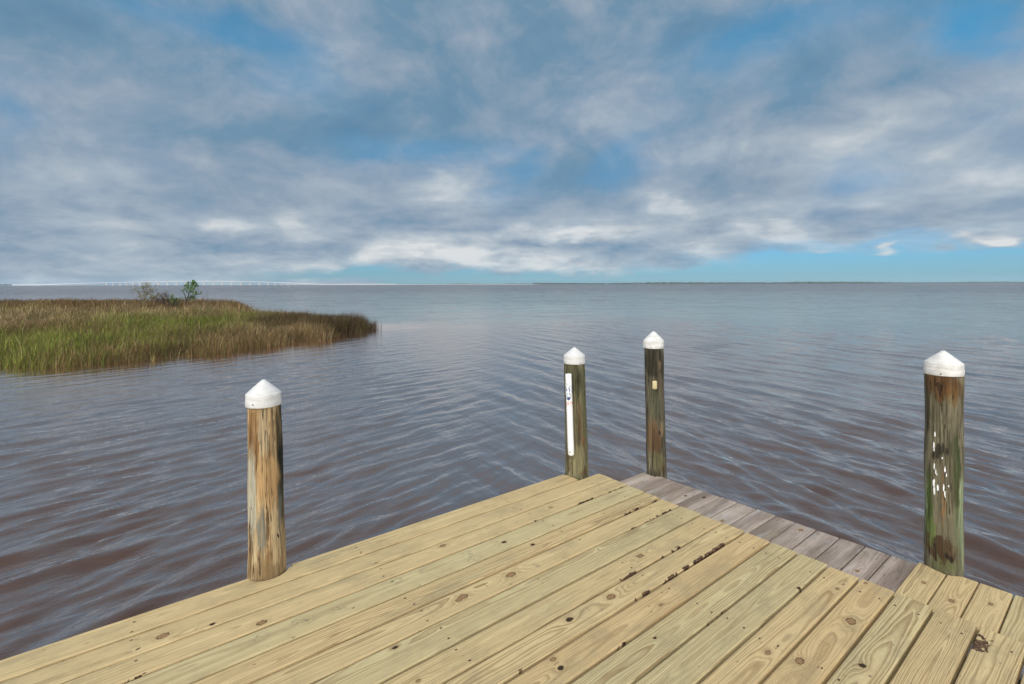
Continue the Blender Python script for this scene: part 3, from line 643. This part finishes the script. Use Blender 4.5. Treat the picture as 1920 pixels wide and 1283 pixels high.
# paint flecks on the fourth piling
p = PILES[3]; rg = random.Random(4); M_FLECK = plain('white_paint', (.85,.86,.86), .5)
for (X_, Y_, w_, h_) in [(252,485,7,26),(247,545,6,36),(248,568,5,18),(287,603,9,10),(249,655,7,34),(256,682,6,26),(262,695,5,10),(299,660,8,34),(306,688,7,22),(247,745,14,44),(250,785,11,40),(266,765,11,40),(293,758,9,36),(298,785,8,30),(316,745,7,12),(300,804,5,10)]:
    s0 = math.asin(max(-1, min(1, (X_-292)/101)))*p['r']; zc = .975-(Y_-172)/1035*1.0
    ww = w_/101*p['r']*.38; hh = h_/1035*.5*1.05; pts = []; N_ = 12
    for i in range(N_):
        t = 2*math.pi*i/N_; pts.append((s0+ww*math.cos(t)*rg.uniform(.6,1.25), zc+hh*math.sin(t)*rg.uniform(.7,1.15)))
    bm = bmesh.new(); vs = [bm.verts.new(pile_xy(p, s, z, .0075)) for s, z in pts]; vi = [bm.verts.new(pile_xy(p, s, z, .002)) for s, z in pts]
    bm.faces.new(vs)
    for i in range(N_): bm.faces.new((vs[i], vi[i], vi[(i+1) % N_], vs[(i+1) % N_]))
    bmesh.ops.recalc_face_normals(bm, faces=bm.faces[:]); bm_link('paint_fleck', bm, M_FLECK, roots[3])

# ------------------------------------------------------------------ marsh
shore = [(-60,10.2),(-26,12.0),(-17.7,14.0),(-15.1,14.5),(-13.5,13.95),(-12.5,14.25),(-11.2,14.9),(-10.3,16.1),(-9.5,17.1),(-8.7,19.2),(-7.95,21.3),(-7.5,23.0),(-6.8,25.0),(-7.15,26.9),
 (-8.6,29.2),(-9.53,30.6),(-11.12,31.4),(-14.34,34.2),(-19.22,39.9),(-24.5,47.7),(-29,55),(-33,60),(-38.8,62),(-48,61),(-61,59),(-80,57),(-92,50)]
shore = np.array(shore)
def inside(px, py, poly=shore):
    c = np.zeros(px.shape, bool); j = len(poly)-1
    for i in range(len(poly)):
        xi, yi = poly[i]; xj, yj = poly[j]
        c ^= ((yi > py) != (yj > py)) & (px < (xj-xi)*(py-yi)/(yj-yi+1e-12)+xi); j = i
    return c
def edge_dist(px, py):
    d = np.full(px.shape, 1e9)
    for i in range(len(shore)):
        a = shore[i]; b = shore[(i+1) % len(shore)]; ab = b-a; t = np.clip(((px-a[0])*ab[0]+(py-a[1])*ab[1])/(ab@ab), 0, 1)
        d = np.minimum(d, np.hypot(px-a[0]-t*ab[0], py-a[1]-t*ab[1]))
    return d
def vnoise(x, y, seed, n_=10):
    rg = np.random.default_rng(seed); s = np.zeros_like(x)
    for i in range(n_):
        a = rg.uniform(0, 6.28); k = math.exp(rg.normal(0, .5)); s += np.sin(k*(math.cos(a)*x+math.sin(a)*y)+rg.uniform(0, 6.28))
    return s/math.sqrt(n_)
# mud bed just above the water inside the shoreline
gx = np.linspace(-92, -6, 130); gy = np.linspace(10, 63, 90); GX, GY = np.meshgrid(gx, gy)
dd = edge_dist(GX, GY)*np.where(inside(GX, GY), 1, -1); GZ = WATER-.10+.16*np.clip((dd+.2)/2.2, -1.5, 1)
ix = np.arange(GX.size).reshape(GX.shape); Qm = np.stack([ix[:-1,:-1], ix[:-1,1:], ix[1:,1:], ix[1:,:-1]], -1).reshape(-1, 4)
tag(link('marsh_mud', npmesh('marsh_mud', np.stack([GX, GY, GZ], -1).reshape(-1,3), Qm, smooth=True), plain('mud', (.045,.034,.02), .8, .4, 2.)), 'dark mud under the marsh grass', 'mud', kind='structure')
def scatter(N, gen):
    P_ = gen(N); k = inside(P_[:,0], P_[:,1]); return P_[k]
near = scatter(430000, lambda N: np.stack([rng.uniform(-30, -6, N), rng.uniform(11, 34, N)], -1))
near = near[np.abs(near[:,0]) < near[:,1]*1.35+2]
farp = scatter(150000, lambda N: np.stack([rng.uniform(-75, -9, N), rng.uniform(28, 63, N)], -1)); farp = farp[np.abs(farp[:,0]) < farp[:,1]*1.25+2]
side = scatter(150000, lambda N: np.stack([rng.uniform(-90, -16, N), rng.uniform(10, 62, N)], -1)); side = side[np.abs(side[:,0]) >= side[:,1]*1.25+2]
keep = rng.uniform(0, 1, len(near)) < np.clip((19./np.hypot(near[:,0], near[:,1]))**1.3, .30, 1); near = near[keep]
# stray stalks standing in the water off the edge
st = np.stack([rng.uniform(-22, -6.2, 60000), rng.uniform(12.5, 30, 60000)], -1); od = edge_dist(st[:,0], st[:,1]); st = st[(~inside(st[:,0], st[:,1])) & (rng.uniform(0,1,len(st)) < .8*np.exp(-od/.13)) & (st[:,1] < 27)]
G = np.concatenate([near, farp, side, st]); gx_, gy_ = G[:,0], G[:,1]; NB = len(G)
# open clumpy cover near the edge
ed = edge_dist(gx_, gy_); clump = vnoise(gx_*2.6, gy_*2.6, 3)
keep = (ed > .9) | (clump > -.25+.5*rng.normal(0,1,NB)) ; G = G[keep]; gx_, gy_ = G[:,0], G[:,1]; NB = len(G); ed = edge_dist(gx_, gy_); clump = vnoise(gx_*2.6, gy_*2.6, 3)
dist = np.hypot(gx_, gy_)
def gb(x0, y0, sx, sy): return np.exp(-((gx_-x0)/sx)**2-((gy_-y0)/sy)**2)
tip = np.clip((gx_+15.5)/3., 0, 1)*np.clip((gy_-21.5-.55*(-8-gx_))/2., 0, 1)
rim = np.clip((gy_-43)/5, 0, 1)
green = .34+.22*np.clip((20-gy_)/3, 0, 1)+.30*vnoise(gx_*.5, gy_*.32, 8)+.5*gb(-15.5,18.2,5,1.8)+.55*gb(-19.5,28,7,4)-.15*gb(-15,14.5,4,1.6)+.3*gb(-26,36,7,4)+.2*gb(-20.5,19.5,3,2)-.55*gb(-25,25,6,5)-.4*gb(-38,38,10,5)-.9*rim-.55*tip-.3*gb(-9.,22,2.5,5)
straw = .14-.13*np.clip((22-gy_)/4, 0, 1)+.18*vnoise(gx_*.7, gy_*.5, 21)+.5*gb(-27,28,8,6)+.35*gb(-37,40,12,6)
u = rng.uniform(0, 1, NB); v_ = rng.uniform(0, 1, NB)
kind = np.where(u < np.clip(green, .04, .93), 0, np.where(v_ < np.clip(straw, .05, .7), 2, 1))
cols = np.array([(.150,.190,.030), (.165,.110,.050), (.40,.31,.165)])[kind]
olive = np.array((.165,.150,.045)); cols = np.where(((kind == 0) & (rng.uniform(0,1,NB) < .5))[:,None], olive, cols)
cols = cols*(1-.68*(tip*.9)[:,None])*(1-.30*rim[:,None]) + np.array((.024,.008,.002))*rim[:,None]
cols = cols*np.exp(rng.normal(0, .55, (NB,1)))*np.exp(rng.normal(0, .07, (NB,3)))*(1+.22*np.clip(clump,-1.5,1.5))[:,None]
hgt = (.50+.10*vnoise(gx_*.8, gy_*.8, 31)+.20*clump*.5)*rng.uniform(.5, 1.25, NB)*np.where(rng.uniform(0,1,NB) < .03, 1.45, 1.)+.30*rim*rng.uniform(.3,1,NB)+.22*tip*rng.uniform(.3,1,NB)-.08*(kind == 0)
hgt *= 1-.30*tip*np.clip(1-ed/.8, 0, 1)*rng.uniform(.2,1.3,NB); hgt *= np.where(ed < .35, rng.uniform(.5, 1., NB), 1.); hgt = np.clip(hgt, .12, 1.35)
wid = np.clip(.0040+.00026*dist, .006, .026)*rng.uniform(.6, 1.3, NB); wid[kind == 2] *= .75
ang = rng.uniform(0, 6.283, NB); lean = hgt*np.abs(rng.normal(.16, .24, NB)); lean *= np.where(rng.uniform(0,1,NB) < .05, 3., 1.)
ld = rng.uniform(0, 6.283, NB); lx = np.cos(ld)*lean+.06*hgt; ly = np.sin(ld)*lean
zb = np.where(inside(gx_, gy_), WATER-.08+.12*np.clip(ed/2.2, 0, 1), WATER-.12)
wx, wy = np.cos(ang)*wid*.5, np.sin(ang)*wid*.5
lv = [(0., 0., 1.), (.5, .28, .9), (.8, .66, .6), (1., 1., .08)]
VV = np.empty((NB, 8, 3), np.float32)
for i, (f, c_, ws) in enumerate(lv):
    zz = zb+hgt*f*(1-.10*c_); bx = gx_+lx*c_; by = gy_+ly*c_
    VV[:, 2*i] = np.stack([bx-wx*ws, by-wy*ws, zz], -1); VV[:, 2*i+1] = np.stack([bx+wx*ws, by+wy*ws, zz], -1)
o8 = np.arange(NB)[:,None]*8
Qg = np.concatenate([o8+np.array([2*i, 2*i+1, 2*i+3, 2*i+2]) for i in range(3)])
CC = np.repeat(np.concatenate([cols, np.ones((NB,1))], 1)[:,None,:], 8, 1)
mg, n = material('marsh_blades'); n.put(n.b.inputs['Base Color'], n.attr('blade_colour', 'Color')); n.b.inputs['Roughness'].default_value = .65; n.b.inputs['Specular IOR Level'].default_value = .2
tr = n.node('ShaderNodeBsdfTranslucent'); n.put(tr.inputs[0], n.attr('blade_colour', 'Color')); ms = n.node('ShaderNodeMixShader'); ms.inputs[0].default_value = .3
n.t.links.new(n.b.outputs[0], ms.inputs[1]); n.t.links.new(tr.outputs[0], ms.inputs[2]); n.t.links.new(ms.outputs[0], n.out.inputs[0])
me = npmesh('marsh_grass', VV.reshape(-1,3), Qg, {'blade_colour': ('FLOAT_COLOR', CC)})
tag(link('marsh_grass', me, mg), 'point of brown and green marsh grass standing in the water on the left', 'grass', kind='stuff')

# shrubs on the marsh
M_TWIG = plain('dark_twig', (.05,.04,.035), .8, .3, 20); M_DRY = plain('dry_twig', (.19,.15,.075), .8, .3, 20)
def leaf_mat(name, c1, c2):
    m, n = material(name); tc = n.node('ShaderNodeTexCoord').outputs['Object']; n.put(n.b.inputs['Base Color'], n.mix(n.ss(n.noise(tc, 5., 3, .6), .3, .7), c1, c2))
    n.b.inputs['Roughness'].default_value = .5; return m
M_LEAF = leaf_mat('green_leaves', (.05,.12,.015), (.11,.21,.03)); M_DEAD = leaf_mat('brown_leaves', (.06,.04,.035), (.13,.085,.06)); M_YEL = leaf_mat('yellow_green_leaves', (.14,.125,.04), (.22,.18,.07))
def branch_set(stems, depth, seed, spread, n_side=3):
    """stems: list of (p0, p1, r). Returns tubes and tips."""
    rg = random.Random(seed); tubes = []; tips = []
    def grow(p, d, L, r, lev):
        pts = [np.array(p, float)]; dd = np.array(d, float); k = 5
        for i in range(k):
            dd = dd+np.array([rg.gauss(0,.14), rg.gauss(0,.14), rg.gauss(0,.10)+.04]); dd /= np.linalg.norm(dd); pts.append(pts[-1]+dd*L/k)
        tubes.append((pts, [r*(1-.6*i/k) for i in range(k+1)])); tips.append((pts[-1], lev))
        if lev < depth:
            for j in range(n_side):
                i = rg.randint(2, k-1) if j else k-1; q = dd+np.array([rg.gauss(0,spread), rg.gauss(0,spread), rg.gauss(.1,spread*.6)]); q /= np.linalg.norm(q)
                grow(pts[i], q, L*rg.uniform(.45,.7), r*.5, lev+1)
            
    for (p0, p1, r) in stems:
        d = np.array(p1, float)-np.array(p0, float); L = np.linalg.norm(d); grow(p0, d/L, L, r, 0)
    return tubes, tips
def build_twigs(name, tubes, mat, parent, n_=5):
    V = []; Q = []
    for pts, rr_ in tubes:
        v_, q_ = tube_np(pts, rr_, n_); o_ = len(V); V += v_; Q += [tuple(i+o_ for i in f) for f in q_]
    return link(name, npmesh(name, V, np.array(Q), smooth=True), mat, parent)
def build_leaves(name, centres, nper, rad, size, mat, parent, seed):
    rg = np.random.default_rng(seed); V = []; Q = []
    for c_ in centres:
        for i in range(nper):
            p_ = np.array(c_)+rg.normal(0, rad, 3); a = rg.normal(0,1,3); a /= np.linalg.norm(a); b = np.cross(a, rg.normal(0,1,3)); b /= np.linalg.norm(b)
            s_ = size*rg.uniform(.6,1.3); o_ = len(V); nn = np.cross(a, b)*s_*.18
            V += [p_-a*s_, p_+b*s_*.45+nn, p_+a*s_, p_-b*s_*.45+nn]; Q.append((o_, o_+1, o_+2, o_+3))
    return link(name, npmesh(name, V, np.array(Q)), mat, parent)
def un(px, Yd): return (px-960)/F*Yd
YS = 47.
sh = empty('leafy_shrub', (un(352,YS), YS, WATER)); tag(sh, 'small bright green leafy shrub rising above the marsh grass before the bridge', 'shrub')
px_m = YS/F
def sp(dx_, yy): return np.array((dx_*px_m, 0, (CAM_H-(yy-533)*px_m)-WATER))
tubes = [([sp(-3,572), sp(-3,562), sp(-8,550), sp(-14,541)], [.06,.05,.035,.018]), ([sp(-3,562), sp(2,552), sp(6,545), sp(6,535), sp(8,528)], [.05,.04,.032,.022,.012]), ([sp(2,552), sp(-1,541), sp(-1,535)], [.03,.02,.012]),
         ([sp(-3,563), sp(8,556), sp(17,550), sp(22,548)], [.04,.032,.02,.01]), ([sp(5,546), sp(13,540), sp(15,535)], [.025,.016,.01])]
tubes = [([q+np.array((0, random.uniform(-.3,.3)*(i > 1), 0)) for i, q in enumerate(pt)], r_) for pt, r_ in tubes]
build_twigs('branches', tubes, M_TWIG, sh, 6)
cl = [sp(*q)+np.array((0, random.uniform(-.25,.25), 0)) for q in [(0,534),(-3,538),(4,535),(9,529),(7,532),(11,534),(4,543),(2,545),(13,540),(7,540),(15,549),(17,547),(4,556),(7,555),(10,557),(22,549),(-8,541),(9,526),(3,531),(12,530),(2,558)]]
build_leaves('foliage', cl, 13, .10, .12, M_LEAF, sh, 3)
YT = 46.; tw = empty('bare_shrub', (un(314,YT), YT, WATER)); tw.scale = (.62,.62,.56); tag(tw, 'dark leafless twiggy shrub between the green shrub and the pale shrub', 'shrub')
tubes, tips = branch_set([((-.5,0,.1),(-1.0,.1,1.6),.06),((-.2,.1,.1),(-.45,-.1,2.0),.07),((.1,0,.1),(.25,.2,1.95),.06),((.3,0,.1),(1.0,-.2,1.4),.06),((.5,0,.1),(1.45,0,1.2),.06),((-.6,0,.1),(-1.4,0,1.2),.05),((.2,.1,.1),(.0,.1,2.1),.06),((.6,.2,.1),(.75,.1,1.6),.05)], 2, 5, .45, 5)
build_twigs('branches', tubes, plain('bare_grey_twig', (.055,.038,.042), .85, .3, 20), tw, 4); build_leaves('dead_leaves', [t_[0] for t_ in tips if t_[1] == 2 and t_[0][0] < .2][::2], 9, .11, .065, M_DEAD, tw, 4)
build_leaves('foliage', [t_[0] for t_ in tips if t_[0][0] > .35 and t_[1] == 2][::2], 12, .11, .08, M_LEAF, tw, 5)
YT = 46.; tw = empty('dry_shrub', (un(270,YT), YT, WATER)); tw.scale = (.95,.95,.78); tag(tw, 'pale yellowish thin shrub leftmost of the shrubs on the marsh', 'shrub')
tubes, tips = branch_set([((0,0,.1),(-.85,0,1.7),.045),((.1,0,.1),(-.25,.2,2.1),.05),((.2,.1,.1),(.25,-.1,1.7),.03),((.3,0,.1),(.9,0,1.2),.025),((0,0,.1),(-.5,0,1.6),.025),((.6,0,.1),(1.2,0,1.5),.02)], 2, 8, .35, 4)
build_twigs('branches', tubes, M_DRY, tw, 4); build_leaves('foliage', [t_[0] for t_ in tips if t_[1] == 2], 14, .09, .06, M_YEL, tw, 6)
tw = empty('bare_sapling', (un(377,46), 46, WATER)); tag(tw, 'single slanting bare twig right of the green shrub', 'shrub')
tubes, tips = branch_set([((0,0,.1),(.45,0,1.3),.022),((.1,0,.2),(.75,.1,1.1),.018)], 1, 12, .3, 2); build_twigs('stem', tubes, plain('reddish_twig', (.10,.06,.055), .85, .3, 20), tw, 4)

# ------------------------------------------------------------------ far shore and bridge
YB = 3600.; mB = YB/F
br = empty('road_bridge', (un(330,YB), YB, WATER)); tag(br, 'long low white road bridge with a raised middle on the left horizon', 'bridge')
def bz(px): return 2.6+22.8*max(0., 1-((px-395)/(205 if px > 395 else 330))**2)**1.15 if abs(px-395) < 330 else 2.6
pxs = np.linspace(24, 742, 150); V = []; Q = []
for i, q in enumerate(pxs):
    X_ = (q-330)*mB; z_ = bz(q) if (q < 600 and q > 66) else 2.6
    for (dy_, dz_) in ((-7,3.4),(-7,-.9),(7,-.9),(7,3.4),(6.4,3.4),(6.4,1.6),(-6.4,1.6),(-6.4,3.4)): V.append((X_, dy_, z_+dz_))
for i in range(len(pxs)-1):
    for j in range(8): a = i*8+j; b = i*8+(j+1) % 8; Q.append((a, b, b+8, a+8))
M_CONC = plain('white_concrete', (.52,.52,.52), .7, .05, .02)
link('bridge_deck', npmesh('bridge_deck', V, np.array(Q)), M_CONC, br)
bm = bmesh.new(); q = 200.; piers = []
while q < 596: piers.append(q); q += 17.2 if 250 < q < 500 else 12.5
for q in piers:
    bm = bmesh.new(); top = bz(q)
    for dx_ in (-3.2, 3.2): box(bm, ((q-330)*mB+dx_, 0, top/2-1), (3.4, 4, top+2))
    box(bm, ((q-330)*mB, 0, top-1.0), (16, 12, 2.0)); box(bm, ((q-330)*mB, 0, .4), (14, 9, 2.))
    bm_link('pier', bm, M_CONC, br)
me = npmesh('sand_shore', [(un(585,3700),3700,WATER-.5),(un(1012,3700),3700,WATER-.5),(un(1012,3720),3720,WATER+1.2),(un(990,3705),3705,WATER+3.2),(un(600,3705),3705,WATER+3.0),(un(1030,3900),3900,WATER+1.),(un(585,3900),3900,WATER+1.)], [(0,1,2,3,4),(4,3,2,5,6)])
tag(link('sand_shore', me, plain('white_sand', (.34,.33,.31), .9, .05, .01)), 'thin white sand shore on the horizon', 'beach', kind='structure')
M_FAR = leaf_mat('far_pines', (.030,.050,.032), (.055,.075,.045))
def ico():
    bm = bmesh.new(); bmesh.ops.create_icosphere(bm, subdivisions=1, radius=1); bm.verts.ensure_lookup_table()
    V = np.array([v.co[:] for v in bm.verts]); Fc = np.array([[v.index for v in f.verts] for f in bm.faces]); bm.free(); return V, Fc
IV, IF = ico()
def wood(name, lo, hi, N, hfun, seed, label, Yw=3850):
    rg = np.random.default_rng(seed); qx = rg.uniform(lo, hi, N); V = []; Fs = []
    for i, q in enumerate(qx):
        H = hfun(q)*rg.uniform(.55, 1.15); r = rg.uniform(5, 11); yy = Yw+rg.uniform(0, 90); 
        c = np.array((un(q, yy), yy, WATER+H*.55)); v = IV*(1+rg.normal(0,.12,(len(IV),1)))*np.array((r, r, H*.62))+c
        Fs.append(IF+len(IV)*i); V.append(v)
    tag(link(name, npmesh(name, np.concatenate(V), np.concatenate(Fs)), M_FAR), label, 'trees', kind='stuff')
wood('far_woods', 1000, 2250, 2600, lambda q: 11+1.5*math.sin(q*.021)+1.5*math.sin(q*.0091+1)+(1.5 if 1190 < q < 1270 or 1480 < q < 1640 else 0), 3, 'hazy blue green line of woods along the right horizon')
wood('low_woods', 790, 1000, 160, lambda q: 6+2*math.sin(q*.06), 4, 'very low hazy line of trees above the sand shore')
wood('distant_point', -160, 21, 200, lambda q: 11, 5, 'faint blue wooded point at the left end of the horizon', 4000)

# ------------------------------------------------------------------ haze
HAZE = 5.5e-5
if HAZE:
    bm = bmesh.new(); box(bm, (0, 0, 24), (9900, 9900, 54)); o = bm_link('haze', bm, None)
    mh = bpy.data.materials.new('haze_air'); mh.use_nodes = True; n = NT(mh.node_tree); out = n.node('ShaderNodeOutputMaterial'); pv = n.node('ShaderNodeVolumePrincipled')
    pv.inputs['Color'].default_value = (.62,.80,.95,1); pv.inputs['Density'].default_value = HAZE; n.t.links.new(pv.outputs[0], out.inputs['Volume'])
    o.data.materials.append(mh); tag(o, 'thin blue haze over the bay', 'haze', kind='stuff')
